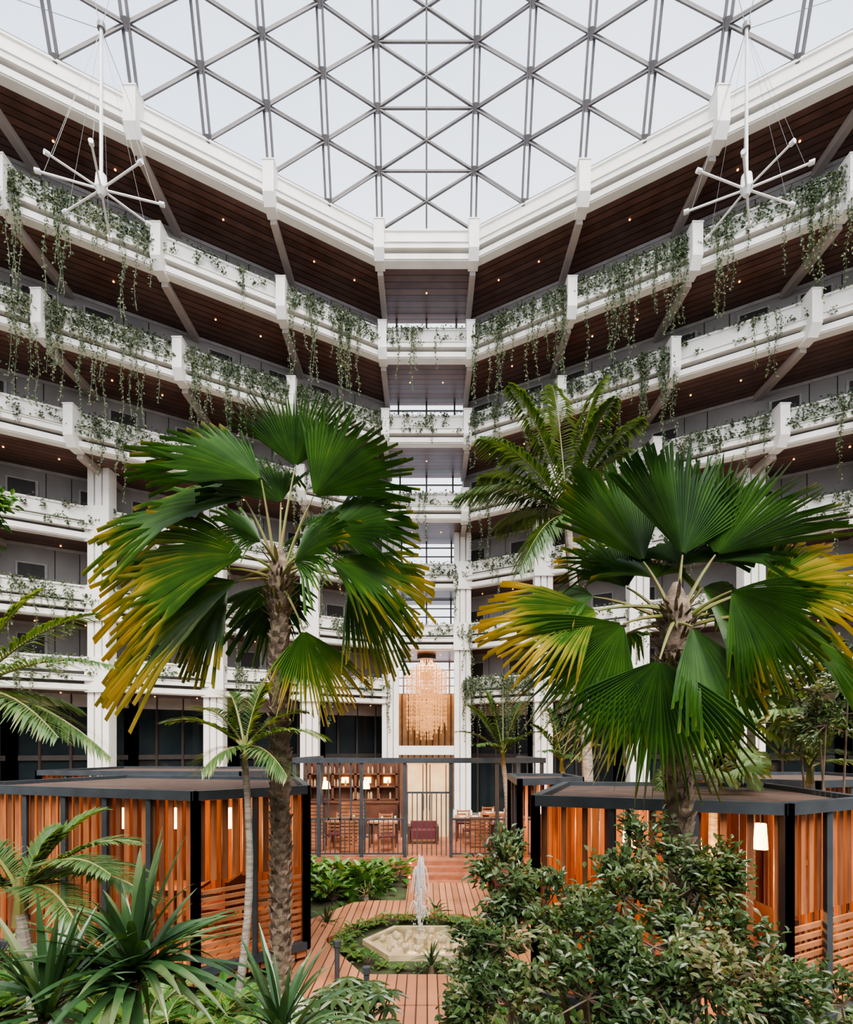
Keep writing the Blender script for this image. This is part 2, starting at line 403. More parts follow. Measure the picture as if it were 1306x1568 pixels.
for q in range(26):
    an=U(0,6.28); r=U(.25,.7); x=PC.x+r*math.cos(an); y=PC.y+.8*r*math.sin(an); s_=U(.03,.08); mb.tube([(x,y,.07),(x+.01,y,.09+s_*.5),(x,y,.09+s_)],[s_,s_*.8,s_*.2],7,0)
mb.obj('hexagonal_fountain_basin',[M_stone,M_water])
mb=MB()
for q in range(70):
    an=U(0,6.28); r=abs(random.gauss(0,.045)); h=U(.5,1.4); pl=[]
    for s in range(9):
        u=s/8; pl.append(V((PC.x-.02+math.cos(an)*r*(u**1.4)*2, PC.y+math.sin(an)*r*u*1.6, .17+4*h*(u*.8)*(1-u*.8))))
    mb.tube(pl,[.008+.010*math.sin(3.1*s/8) for s in range(9)],5,0)
for q in range(180):
    an=U(0,6.28); r=abs(random.gauss(0,.08)); z=U(.15,1.2); p=V((PC.x+r*math.cos(an)*(1.4-z*.7),PC.y+r*math.sin(an),z)); s_=U(.008,.016)
    mb.tube([p-V((0,0,s_)),p,p+V((0,0,s_*1.8))],[s_*.3,s_,s_*.2],4,0)
mb.obj('fountain_water_jet',[M_jet],True)
mb=MB()
for s in range(4): mb.box(-.5,1.5,13.2+s*.32,14.9,.0+s*.11,.12+s*.11,0)
mb.obj('terrace_steps',[M_brick])
mb=MB()
for s in range(4):
    for x in (-.42,1.42): mb.tube([(x,13.19+s*.32,.07+s*.11),(x,13.17+s*.32,.07+s*.11)],.025,8,0)
mb.obj('step_lights',[M_warm])
mb=MB(); mb.box(-6.2,-.5,14.5,22,0,.45,0); mb.box(1.5,6.2,14.5,22,0,.45,0); mb.box(-.5,1.5,14.9,22,0,.45,0); mb.obj('restaurant_terrace',[M_brick])
mb=MB(); mb.poly([(-2.2,6.4),(-1.1,6.4),(-1.1,6.9),(-1.7,7.5),(-2.2,7.4)],.03,.1,0); mb.obj('stone_paving',[M_paving])
def bollard(x,y):
    mb=MB(); mb.tube([(x,y,.03),(x,y,.62)],.035,10,0); mb.tube([(x,y,.62),(x,y,.70)],.05,10,0); mb.tube([(x,y,.56),(x,y,.62)],.037,10,0); mb.obj('path_bollard_light',[M_char,M_warm])
bollard(-1.25,7.6); bollard(-.74,6.7); bollard(.55,6.8); bollard(1.6,12.6)
# ------------------------------------------------------------------ pavilions
def pavilion(name,pts,styles,ztop,zd=.3):
    root=bpy.data.objects.new(name,None); bpy.context.scene.collection.objects.link(root)
    n=len(pts); cx_=sum(p[0] for p in pts)/n; cy_=sum(p[1] for p in pts)/n
    mb=MB(); mb.poly(pts,zd-.12,zd,0); 
    ins=[(cx_+(p[0]-cx_)*.93,cy_+(p[1]-cy_)*.93) for p in pts]; mb.poly(ins,.02,zd-.12,1)
    mb.obj('deck',[M_deck,M_char],parent=root)
    f=MB(); s=MB()
    for i in range(n):
        a=V((*pts[i],0)); b=V((*pts[(i+1)%n],0)); d=(b-a); L=d.length; d.normalize(); st=styles[i]
        f.beam(a+V((0,0,ztop-.06)),b+V((0,0,ztop-.06)),.11,.13,0)
        f.beam(a+V((0,0,zd+.06)),b+V((0,0,zd+.06)),.10,.12,0)
        np_=max(1,round(L/.8))
        for k in range(np_+1):
            p=a+d*(L*k/np_); w=.05 if k in(0,np_) else .032
            f.hexa([(p.x-w,p.y-w,zd),(p.x+w,p.y-w,zd),(p.x+w,p.y+w,zd),(p.x-w,p.y+w,zd),(p.x-w,p.y-w,ztop),(p.x+w,p.y-w,ztop),(p.x+w,p.y+w,ztop),(p.x-w,p.y+w,ztop)],0)
        nrm=V((d.y,-d.x,0))
        if (V((cx_,cy_,0))-a).dot(nrm)<0: nrm=-nrm
        inn=nrm*.07
        zs=zd+.12
        if st in('v','w','m','b'):
            z1=ztop-.14; z0=zs if st!='m' else zs+1.15
            step={'v':.155,'m':.155,'w':.24,'b':.13}[st]
            k=.1
            while k<L-.05:
                p=a+d*k+inn; s.beam(p+V((0,0,z0)),p+V((0,0,z1)),{'v':.085,'m':.085,'w':.065,'b':.115}[st],.025,0 if R()<.5 else 2,up=nrm); k+=step*U(.93,1.07)
        if st=='m':
            z=zs+.05
            while z<zs+1.05:
                s.beam(a+d*.06+inn+V((0,0,z)),b-d*.06+inn+V((0,0,z)),.03,.055,1); z+=.105
    f.obj('steel_frame',[M_char],parent=root); s.obj('timber_slats',[M_cedar,M_cedarh,M_cedar2],parent=root)
    r=MB(); zr=ztop-.10
    y0=min(p[1] for p in pts); y1=max(p[1] for p in pts)
    y=y0+.12
    while y<y1-.05:
        xs=[]
        for i in range(n):
            a=pts[i];b=pts[(i+1)%n]
            if (a[1]-y)*(b[1]-y)<0: xs.append(a[0]+(b[0]-a[0])*(y-a[1])/(b[1]-a[1]))
        if len(xs)>=2: r.box(min(xs)+.06,max(xs)-.06,y-.05,y+.05,zr,zr+.04,0)
        y+=.125
    r.obj('slatted_roof',[M_roofslat],parent=root)
    q=MB(); q.box(cx_-.45,cx_+.45,cy_-.35,cy_+.35,zd+.68,zd+.73,0)
    q.box(cx_-.06,cx_+.06,cy_-.06,cy_+.06,zd,zd+.68,0)
    for sx in(-1,1):
        xx=cx_+sx*.85; q.box(xx-.22,xx+.22,cy_-.5,cy_+.5,zd+.32,zd+.46,1); q.box(xx+sx*.2-.03,xx+sx*.2+.03,cy_-.5,cy_+.5,zd+.42,zd+.9,0)
        for yy in(-.45,.45): q.box(xx-.18,xx-.13,cy_+yy-.02,cy_+yy+.02,zd,zd+.34,0); q.box(xx+.13,xx+.18,cy_+yy-.02,cy_+yy+.02,zd,zd+.34,0)
    for ox in (-.9,0,.9) if n>4 else (0,):
        q.tube([(cx_+ox,cy_,zr),(cx_+ox,cy_,ztop-.45)],.01,5,2); q.tube([(cx_+ox,cy_,ztop-.45),(cx_+ox,cy_,ztop-.8)],[.07,.09],12,3)
    q.obj('lounge_furniture',[M_darkwood,M_cushion,M_char,M_warm],parent=root)
    l=bpy.data.lights.new('pendant_light','POINT'); l.energy=150; l.color=(1,.54,.22); l.shadow_soft_size=.15
    lo=bpy.data.objects.new('pendant_light',l); lo.location=(cx_,cy_-.2,ztop-1.0); bpy.context.scene.collection.objects.link(lo); lo.parent=root
ZT=E-.585
pavilion('garden_pavilion',[(-3.1,7.3),(-1.85,8.4),(-2.6,10.8),(-6.4,11.6),(-7.6,8.75)],['m','v','b','b','v'],ZT)
pavilion('garden_pavilion',[(3.8,5.73),(5.2,6.45),(5.6,9.0),(2.4,9.3),(1.34,6.67)],['m','v','b','b','w'],ZT)
pavilion('garden_pavilion',[(-4.6,13.4),(-3.75,14.2),(-4.2,16.6),(-9.5,17),(-10,14)],['v']*5,ZT)
pavilion('garden_pavilion',[(6.9,9.6),(9.5,10.6),(9.5,13),(6.2,13),(5.9,10.4)],['v','v','v','v','w'],ZT)
pavilion('garden_pavilion',[(1.75,10.2),(3.1,10.9),(3.1,12.2),(1.9,12.4)],['w']*4,ZT)
# ------------------------------------------------------------------ restaurant fence / interior
zf=.45; zt=E-.27
mb=MB()
xs=[-3.55,-2.9,-1.75,-.58,.66,1.9,3.1]
YF=14.62
mb.box(-3.6,3.2,YF-.07,YF+.07,zt-.14,zt,0)
for x in xs: mb.box(x-.045,x+.045,YF-.045,YF+.045,zf,zt,0)
mb.box(-3.55,-.58,YF-.02,YF+.02,zf+1.0,zf+1.05,0); mb.box(.66,3.1,YF-.02,YF+.02,zf+1.0,zf+1.05,0)
mb.box(-3.55,-.58,YF-.02,YF+.02,zf+.08,zf+.12,0); mb.box(.66,3.1,YF-.02,YF+.02,zf+.08,zf+.12,0)
x=-3.5
while x<3.1:
    if not(-.58<x<.66): mb.box(x-.012,x+.012,YF-.012,YF+.012,zf+.1,zf+1.02,0)
    else: mb.box(x-.014,x+.014,YF-.012,YF+.012,zf+.05,zf+1.75,0)
    x+=.13
mb.box(-.58,.66,YF-.02,YF+.02,zf+1.72,zf+1.77,0)
for k in range(7): mb.box(xs[0]+.3*k,xs[0]+.3*k+.035,YF-.02,YF+.02,zf+1.0,zt,0)
for k in range(6): mb.box(1.9+.2*k,1.93+.2*k,YF-.02,YF+.02,zf+1.0,zt,0)
for x in (-3.55,3.1):
    mb.box(x-.05,x+.05,YF,18.5,zt-.14,zt,0); mb.box(x-.045,x+.045,18.4,18.5,zf,zt,0)
mb.obj('restaurant_steel_fence',[M_char])
def screen(x0,x1,y,z0,z1):
    s=MB(); z=z0
    while z<z1: s.box(x0,x1,y-.015,y+.015,z,z+.06,0); z+=.10
    s.box(x0-.03,x0,y-.03,y+.03,zf,z1,1); s.box(x1,x1+.03,y-.03,y+.03,zf,z1,1); s.obj('timber_slat_screen',[M_cedarh,M_char])
screen(-2.4,-1.75,15.3,zf+.05,zf+1.45); screen(-3.5,-2.95,15.5,zf+.05,zf+1.3)
screen(1.3,1.9,16.0,zf+.05,zf+.9)
mb=MB(); mb.box(-4.4,-.95,19.4,19.6,zf,zf+2.45,0)
for z in (1.1,1.55,2.0): mb.box(-4.3,-1.0,19.1,19.4,zf+z,zf+z+.05,0)
for x in (-4.1,-3.3,-2.5,-1.7,-1.05): mb.box(x-.04,x+.04,19.1,19.4,zf+.9,zf+2.4,0)
mb.box(-4.3,-1.0,18.55,18.95,zf,zf+1.05,0); mb.box(-4.35,-.95,18.52,18.98,zf+1.05,zf+1.1,0)
for x in (-3.7,-2.9,-2.1,-1.4): mb.box(x-.12,x+.12,19.3,19.38,zf+1.7,zf+1.9,1)
for i in range(40):
    x=U(-4.2,-1.1); z=random.choice((1.15,1.6,2.05)); mb.tube([(x,19.2,zf+z),(x,19.2,zf+z+.14),(x,19.2,zf+z+.24)],[.035,.035,.012],7,2)
mb.obj('bar_counter_shelves',[M_darkwood,M_warm,M_goldwall,M_stone])
mb=MB()
mb.box(-.85,-.75,17.9,18.1,zf,zf+2.5,1); mb.box(.75,.85,17.9,18.1,zf,zf+2.5,1); mb.box(-.85,.85,17.9,18.1,zf+2.5,zf+2.62,1)
for a,b in ((-.74,-.02),(.02,.74)): 
    mb.box(a,b,17.97,18.03,zf,zf+2.5,0); mb.box(a+.08,a+.11,17.95,18.05,zf+.1,zf+2.4,1); mb.box(b-.11,b-.08,17.95,18.05,zf+.1,zf+2.4,1)
mb.tube([(-.1,17.93,zf+.9),(-.1,17.93,zf+1.4)],.015,6,2); mb.tube([(.1,17.93,zf+.9),(.1,17.93,zf+1.4)],.015,6,2)
mb.obj('door_1',[M_cream,M_darkwood,M_char])
def chairmesh(c=M_cedarh):
    mb=MB()
    for sx in(-.2,.2):
        for sy in(-.2,.2): mb.box(sx-.02,sx+.02,sy-.02,sy+.02,0,.44 if sy<0 else .86,0)
    mb.box(-.23,.23,-.23,.23,.42,.47,1)
    for z in(.58,.68,.78): mb.box(-.2,.2,.185,.215,z,z+.05,0)
    return mb.obj('dining_chair',[c,M_cushion])
ch=chairmesh(); ch.location=(-1.15,15.45,zf); ch.rotation_euler=(0,0,math.pi+.2)
def tablemesh():
    mb=MB(); mb.box(-.45,.45,-.4,.4,.71,.75,0); mb.box(-.4,.4,-.35,.35,.64,.71,1)
    for sx in(-.38,.38):
        for sy in(-.33,.33): mb.box(sx-.025,sx+.025,sy-.025,sy+.025,0,.71,1)
    for sx,sy in((-.2,0),(.2,.05)): mb.tube([(sx,sy,.75),(sx,sy,.76)],.12,14,2); mb.tube([(sx+.15,sy+.1,.75),(sx+.15,sy+.1,.87)],[.02,.035],8,2)
    return mb.obj('dining_table',[M_cedarh,M_darkwood,M_cloth])
tb=tablemesh(); tb.location=(-1.3,16.4,zf)
for x,y in ((-2.6,16.6),(1.35,17.4),(2.3,16.2),(2.3,18.4)):
    inst(tb,(x,y,zf),U(-.1,.1))
    inst(ch,(x-.1,y+.8,zf),0); inst(ch,(x,y-.8,zf),math.pi+U(-.3,.3))
inst(ch,(-1.3,17.2,zf),0)
mb=MB(); mb.box(-.5,.3,16.6,17.1,zf+.15,zf+.42,0); mb.box(-.5,.3,17.05,17.2,zf+.3,zf+.65,0); mb.box(-.58,-.48,16.6,17.2,zf+.1,zf+.55,1); mb.box(.28,.38,16.6,17.2,zf+.1,zf+.55,1)
for x in(-.5,.3):
    for y in (16.65,17.1): mb.box(x-.03,x+.03,y-.03,y+.03,zf,zf+.16,1)
mb.obj('lounge_sofa',[M_cushion,M_darkwood])
for x in (-2.0,-3.3,3.0):
    mb=MB(); mb.tube([(x,17.9,zf),(x,17.9,zf+.04)],.14,14,0); mb.tube([(x,17.9,zf),(x,17.9,zf+1.7)],.015,6,0); mb.tube([(x,17.9,zf+1.6),(x,17.9,zf+1.85)],[.14,.10],14,1); mb.obj('floor_lamp',[M_char,M_warm])
def area(name,loc,en,size,col):
    l=bpy.data.lights.new(name,'AREA'); l.energy=en; l.size=size; l.color=col
    lo=bpy.data.objects.new(name,l); lo.location=loc; bpy.context.scene.collection.objects.link(lo)
area('restaurant_warm_light',(-.8,17,zf+2.45),70,4,(1,.56,.26))
area('lobby_warm_light',(0,29.3,E+4.6),180,2,(1,.64,.34))
# ------------------------------------------------------------------ chandelier
mb=MB(); zt_=E+4.75; yc=28.6
mb.tube([(0,yc,zt_+.1),(0,yc,zt_-.1)],.5,20,1)
for ring,(r,ln,z0) in enumerate(((.3,4.2,0),(.55,3.6,.3),(.82,3.2,.55),(1.05,2.9,.75))):
    n=int(9+r*19)
    for i in range(n):
        an=2*math.pi*i/n+ring*.2; x=r*math.cos(an); y=yc+r*math.sin(an)
        z=zt_-z0; zb=z-ln+.2*math.sin(i*1.7)
        mb.tube([(x,y,z),(x,y,zb)],.010,4,0)
        zz=z
        while zz>zb:
            s_=.045 if ring<2 else .032
            mb.tube([(x,y,zz),(x,y,zz-.07),(x,y,zz-.14)],[.006,s_,.006],4,0); zz-=.21
for z in (zt_-.8,zt_-1.6,zt_-2.4,zt_-3.2):
    for r in (.55,1.05):
        pl=[(r*math.cos(q*math.pi/12),yc+r*math.sin(q*math.pi/12),z) for q in range(25)]
        mb.tube(pl,.025,5,0)
for z in (zt_-1.0,zt_-1.9,zt_-2.8,zt_-3.6):
    mb.tube([(0,yc,z+.3),(0,yc,z+.2),(0,yc,z-.15),(0,yc,z-.3)],[.1,.36,.28,.03],14,0)
mb.obj('crystal_chandelier',[M_gold,M_char])
# ------------------------------------------------------------------ star lamps
def starlamp(x):
    s=-1 if x<653 else 1
    hub=P(x,290,10.0); top=P(x,45,10.0); mb=MB()
    mb.tube([hub,top],.03,8,0); mb.tube([top,top+V((0,0,.1))],.07,10,1)
    mb.tube([hub+V((0,0,-.12)),hub+V((0,0,.0)),hub+V((0,0,.25)),hub+V((0,0,.3))],[.05,.11,.09,.04],14,0)
    for i in range(8):
        an=2*math.pi*i/8+.3; d=V((math.cos(an),math.sin(an)*.8,.12*math.sin(i*2.1)-.03)); L=1.0
        e=hub+d*L; mb.tube([hub+d*.1,e],.02,7,0); mb.tube([e,e+d*.09],.042,10,0)
        mb.tube([top,hub+d*L*.95],.003,3,1)
    for tg in ((s*8.89,16.4,E+19.3),(s*16,12.3,E+19.3),(s*3.5,12,E+29.8),(s*9,7,E+30)): mb.tube([top,V(tg)],.007,4,1)
    mb.obj('starburst_pendant_lamp',[M_lamp,M_cable],False)
starlamp(155); starlamp(1143)
# ------------------------------------------------------------------ plants
def fan(mb,hub,tip,nh,A_=1.75,N=34,droop=.25,mat=0,dark=0,yel=1.0):
    d=tip-hub; Rr=d.length; d.normalize()
    sd=d.cross(nh)
    if sd.length<.05: sd=d.cross(V((1,0,0)))
    sd.normalize(); n=sd.cross(d); dphi=2*A_/N; dk=dark+U(-.12,.14); cs=U(.60,.70)
    for i in range(N):
        ph=-A_+(i+.5)*dphi; L=Rr*(.72+.28*math.cos(ph*.75))*U(.92,1.05)
        jit=U(-.035,.035); dd=U(.5,1.7)*droop+.03; sh=U(-.12,.12)
        samp=[.03,.25,.48,cs,.85,1.0]; vs=[];ts=[]
        for r_ in samp:
            r=r_*L; hw=dphi/2*1.02 if r_<=cs+.001 else dphi/2*(1-(r_-cs)/(1-cs))*.8/r_*cs*1.2+.0005
            for c_,h in ((-1,-1),(0,1),(1,-1)):
                a=ph+jit*max(0,r_-.62)*3+c_*hw
                fold=.22*abs(math.sin(a*.5))*r
                p=hub+(d*math.cos(a)+sd*math.sin(a))*r+n*(h*min(r*dphi*.42,.028)+fold)
                p.z-=(dd if r_>.75 else droop)*(r_**2.6)*Rr
                vs.append(p); ts.append(min(1,max(0,.32+sh+(r_**4.5)*.8*yel*U(.5,1.2)-dk+(.15 if h>0 else -.08))))
        fs=[]
        for k in range(len(samp)-1):
            a=3*k; fs+=[(a,a+1,a+4,a+3),(a+1,a+2,a+5,a+4)]
        mb.add(vs,fs,mat,ts)
def petiole(mb,a,b,mat,r=.018,sag=.12):
    m=(a+b)/2+V((0,0,sag*(b-a).length))
    pts=[a*(1-u)**2+m*2*u*(1-u)+b*u*u for u in [k/6 for k in range(7)]]
    mb.tube(pts,[r*1.5*(1-k/9) for k in range(7)],6,mat)
def barktrunk(mb,pts,r0,r1,mat):
    n=40
    def at(u):
        f=u*(len(pts)-1); i=min(int(f),len(pts)-2); return pts[i].lerp(pts[i+1],f-i)
    C=[at(k/n) for k in range(n+1)]
    mb.tube(C,[(r0+(r1-r0)*k/n)*U(.88,1.08) for k in range(n+1)],12,mat)
    H=(pts[-1]-pts[0]).length; cnt=int(H*60)
    for q in range(cnt):
        u=q/cnt; c=at(u); an=q*2.399; r=(r0+(r1-r0)*u)
        o=V((math.cos(an),math.sin(an),0)); sd=V((-o.y,o.x,0)); w=U(.04,.07)*(r/.12); ln=U(.07,.15); ot=U(.03,.07)
        p=c+o*r*.93
        mb.add([p-sd*w,p+sd*w,p+sd*w*.5+o*ot+V((0,0,ln)),p-sd*w*.5+o*ot+V((0,0,ln)),p-sd*w*.6+V((0,0,ln*.8)),p+sd*w*.6+V((0,0,ln*.8))],
               [(0,1,2,3),(3,2,5,4),(0,3,4),(1,5,2)],mat,0)
def fanpalm(basepx,crownpx,Y,leaves,extra,r0,r1,bendx=0,blade=1.15):
    mb=MB(); cr=P(crownpx[0],crownpx[1],Y); b=P(basepx,1500,Y); b.z=.0
    mid=(b+cr)/2+V((bendx,0,0))
    barktrunk(mb,[b,mid*.5+b*.5,mid,mid*.5+cr*.5,cr],r0,r1,0)
    mb.tube([cr-V((0,0,.25)),cr,cr+V((0,0,.25)),cr+V((0,0,.45))],[r1*1.05,r1*1.4,r1*1.05,.03],10,0)
    for q in range(110):
        an=q*2.4; o=V((math.cos(an),math.sin(an),U(.4,1.8))); p=cr+V((0,0,U(-.5,.25)))+V((o.x,o.y,0))*r1*.8
        mb.leaf(p,o,V((o.x,o.y,0)),U(.12,.34),U(.03,.06),0 if q%3 else 1,0)
    for (hx,hy,tx,ty,dh,dt_,kw) in leaves:
        hub=P(hx,hy,Y+dh); tip=P(tx,ty,Y+dt_); tip=hub+(tip-hub)*1.09
        petiole(mb,cr+V((U(-.05,.05),U(-.05,.05),U(-.05,.2))),hub,1)
        nh=V((U(-.5,.5),-.75,U(.4,.9))); fan(mb,hub,tip,nh,mat=2,**kw)
    for q in range(extra):
        an=q*2.4+1; el=U(-.3,1.2); dh=V((math.cos(an)*math.cos(el),abs(math.sin(an))*math.cos(el),math.sin(el)))
        hub=cr+dh*blade*U(.5,.85)+V((0,0,.15)); tip=hub+(dh+V((0,0,-.25))).normalized()*blade*.8
        petiole(mb,cr,hub,1); fan(mb,hub,tip,V((-dh.x*.3,-dh.y*.3-.5,.8)),mat=2,A_=1.3,N=26,droop=.25,dark=.1,yel=.6)
    return mb.obj('fan_palm_tree',[M_trunk,M_petiole,M_fan],False)
def k_(**a): return a
lv=[(400,735,238,655,-.1,-.3,k_(A_=1.0,yel=.4,droop=.14)),
(375,765,182,770,.1,.2,k_(A_=.95,yel=.9,droop=.22)),
(452,715,452,597,.25,.35,k_(A_=.95,yel=.2,droop=.04)),
(480,760,582,655,0,.1,k_(A_=.9,yel=.3,droop=.08)),
(375,850,172,835,-.3,-.5,k_(A_=.95,yel=1.1,dark=-.05,droop=.28)),
(365,890,175,960,.1,.0,k_(A_=.8,yel=1.3,dark=-.08,droop=.28)),
(430,770,360,690,.4,.6,k_(A_=1.0,dark=.1,yel=.3)),
(500,820,630,765,-.1,-.2,k_(A_=1.0,yel=.8,droop=.2)),
(505,860,645,885,-.3,-.5,k_(A_=.9,yel=1.1,dark=-.05,droop=.25)),
(535,890,605,985,.1,.2,k_(A_=.9,yel=1.0,droop=.22)),
(465,965,492,1075,-.2,-.3,k_(A_=.9,yel=1.2,dark=-.2,droop=.1)),
(450,860,525,800,-.6,-1.0,k_(A_=1.1,yel=.5,dark=-.05)),
(400,830,330,770,-.6,-1.0,k_(A_=1.1,yel=.5)),
(350,900,290,990,.4,.5,k_(A_=.9,dark=.1))]
fanpalm(430,(428,890),7.2,lv,6,.125,.11)
rv=[(1045,850,1042,690,.0,.1,k_(A_=1.0,yel=.1,dark=.1,droop=.03,N=40)),
(985,860,905,715,.1,.1,k_(A_=.95,yel=.3,droop=.05)),
(1095,850,1185,710,.1,.2,k_(A_=.95,yel=.4,droop=.05)),
(1170,900,1330,860,-.1,-.3,k_(A_=1.1,yel=1.5,dark=-.14,droop=.14,N=40)),
(1120,905,1240,985,-.3,-.5,k_(A_=1.1,yel=.5,dark=.0,droop=.18,N=40)),
(915,935,752,965,-.1,-.2,k_(A_=1.0,yel=1.4,dark=-.1,droop=.12,N=40)),
(955,955,828,1070,-.3,-.4,k_(A_=.95,yel=.8,droop=.14)),
(1010,1010,985,1190,-.5,-.6,k_(A_=1.1,dark=.12,yel=.5,droop=.08,N=40)),
(1075,900,1170,985,.3,.5,k_(A_=1.1,dark=.12)),
(1060,960,1110,1080,-.4,-.6,k_(A_=.9,dark=.1,yel=.4)),
(960,900,900,800,.4,.6,k_(A_=1.0,dark=.05)),
(1180,950,1315,995,.4,.6,k_(A_=1.0,dark=.0))]
fanpalm(1045,(1035,960),5.5,rv,6,.115,.12,blade=1.0)
def frond(mb,a,b,arch,mat,rmat,nl=46,ll=.6,w=.035,drp=.4,tt=.5):
    L=(b-a).length; m=(a+b)/2+V((0,0,arch*L))
    def at(u): return a*(1-u)**2+m*2*u*(1-u)+b*u*u
    pts=[at(k/10) for k in range(11)]
    mb.tube(pts,[.018*(1-k/12)+.003 for k in range(11)],5,rmat)
    for k in range(nl):
        u=.12+.88*k/nl; p=at(u); d=(at(min(1,u+.02))-at(u-.02)).normalized()
        sd=d.cross(UP)
        if sd.length<.05: sd=V((1,0,0))
        sd.normalize(); n=sd.cross(d)
        for s in(-1,1):
            fw=.35+.9*u; dr=(sd*s+d*fw+n*.25+V((U(-.1,.1),U(-.1,.1),U(-.1,.1)))).normalized()
            l=ll*(math.sin(math.pi*(u*.85+.12))**.6)*U(.85,1.1)
            p1=p+dr*l*.45+V((0,0,-drp*l*.12)); p2=p+dr*l+V((0,0,-drp*l*.6))
            e=dr.cross(UP)
            if e.length<.05: e=V((0,1,0))
            e=e.normalized()*w*.5; t=U(.1,.7)*tt+.15
            mb.add([p-e*.4,p+e*.4,p1+e,p1-e,p2],[(0,1,2,3),(3,2,4)],mat,[t,t,t,t,min(1,t+.3)])
def featherpalm(base,crown,tips,arch,nl=46,ll=.6,w=.035,r=.09,name='feather_palm_tree',drp=.6,tt=.5):
    mb=MB(); c=[base.lerp(crown,k/14)+V((.12*math.sin(k/14*3.14),0,0)) for k in range(15)]
    mb.tube(c,[r*(1.15-.35*k/14)*(1.06 if k%2 else .97) for k in range(15)],10,0)
    mb.tube([crown-V((0,0,.1)),crown+V((0,0,.3))],[r*.9,r*.45],8,1)
    for tp in tips:
        frond(mb,crown+V((0,0,.15)),P(*tp[:3]),arch,2,1,nl,ll,w,drp,tt)
    return mb.obj(name,[M_trunk2,M_petiole,M_feather])
b=P(905,1200,12.6); b.z=0
featherpalm(b,P(868,800,12.6),[(780,590,12.3),(925,580,13),(845,590,13.4),(735,670,11.8),(700,760,12.3),(795,875,11.6),(735,730,13.4),(960,690,12.8),(940,610,11.8),(815,840,12.2),(760,810,13.8),(985,640,12)],.30,50,.75,.065,.12,drp=1.1,tt=.3)
b=P(-70,1200,5.6); b.z=0
featherpalm(b,P(-60,1090,5.6),[(175,1020,5.4),(150,940,5.9),(170,1160,5.2),(90,1130,4.8),(60,905,6),(120,1085,6.2),(-150,930,5.6),(-250,1050,5.5),(-200,1150,6)],.22,46,.45,.032,.1,drp=.7,tt=.7)
b=P(356,1200,6.5); b.z=0
featherpalm(b,P(375,1165,6.5),[(258,1105,6.4),(305,1085,6.9),(405,1050,6.7),(495,1130,6.3),(470,1090,7),(310,1180,6),(440,1190,6.0),(350,1060,6.8)],.3,38,.42,.035,.045,drp=.5,tt=.8)
b=P(770,1200,13.5); b.z=.0
featherpalm(b,P(770,1165,13.3),[(715,1080,13),(745,1060,13.5),(800,1075,13.7),(825,1120,13),(730,1140,12.7),(790,1130,12.6),(770,1050,13.6),(700,1120,13.4)],.25,34,.5,.045,.07)
b=P(880,1200,13.5); b.z=0
featherpalm(b,P(860,1175,13.2),[(815,1110,13),(840,1085,13.5),(890,1090,13.7),(915,1140,13),(830,1150,12.7),(890,1160,12.6)],.25,34,.5,.045,.07)
b=P(1225,1250,9); b.z=0
featherpalm(b,P(1240,1190,8.8),[(1180,1110,8.6),(1215,1085,9),(1290,1100,9),(1320,1170,8.6),(1190,1160,8.2),(1270,1150,8)],.25,34,.5,.04,.07,tt=.8)
def smallfan(x,y,Y,n,rad,pale=True):
    mb=MB(); cr=P(x,y,Y); b=V((cr.x,cr.y,0)); mb.tube([b,b.lerp(cr,.5),cr],[.08,.07,.06],9,0)
    for q in range(n):
        an=q*2.4; el=U(-.1,1.1); dh=V((math.cos(an)*math.cos(el),math.sin(an)*math.cos(el),math.sin(el)))
        hub=cr+dh*rad*U(.8,1.1); tip=hub+(dh+V((0,0,-.25))).normalized()*rad*.85
        petiole(mb,cr,hub,1,.012); fan(mb,hub,tip,V((-dh.x*.3,-.6,.8)),mat=2,A_=1.9,N=22,droop=.2,yel=.4)
    mb.obj('small_fan_palm',[M_trunk2,M_petiole,M_fanpale if pale else M_fan])
smallfan(1150,1110,8.6,18,.6); smallfan(1092,1185,7.9,12,.45)
smallfan(560,1370,11.9,8,.3,False)
def strap(mb,base,d,L,W,sag,mat=0,t0=.3):
    d=d.normalized(); sd=d.cross(UP)
    if sd.length<.05: sd=V((1,0,0))
    sd.normalize(); vs=[];ts=[];n=8
    for k in range(n+1):
        u=k/n; p=base+d*L*u+V((0,0,-sag*L*u*u)); w=W*(.55+.9*u if u<.4 else .91*(1-((u-.4)/.6)**1.6))*.5+.002
        vs+=[p-sd*w+V((0,0,w*.5)),p,p+sd*w+V((0,0,w*.5))]; ts+=[t0+u*.35]*3
    mb.add(vs,[f for k in range(n) for f in ((3*k,3*k+1,3*k+4,3*k+3),(3*k+1,3*k+2,3*k+5,3*k+4))],mat,ts)
def strapplant(x,y,Y,n,L,W,name='dracaena_plant'):
    mb=MB(); c=P(x,y,Y)
    if c.z<.05: c.z=.05
    mb.tube([V((c.x,c.y,0)),c],[.06,.045],8,1)
    for q in range(n):
        an=q*2.399; el=U(.05,1.45); d=V((math.cos(an)*math.cos(el),math.sin(an)*math.cos(el),math.sin(el)))
        strap(mb,c+V((0,0,U(-.1,.12))),d,L*U(.75,1.1),W*U(.8,1.1),U(.15,.75)*(1.2-el*.5),0,U(.1,.5))
    mb.obj(name,[M_strap,M_branch])
strapplant(205,1500,3.7,85,1.0,.075)
strapplant(430,1600,3.4,44,.75,.055)
strapplant(70,1560,3.3,46,.8,.06)
strapplant(660,1478,8.0,26,.38,.035,'spider_plant')
strapplant(668,1400,10.9,22,.5,.04,'spider_plant')
strapplant(500,1420,10.2,26,.5,.04,'spider_plant')
b=P(40,1400,4.4); b.z=0
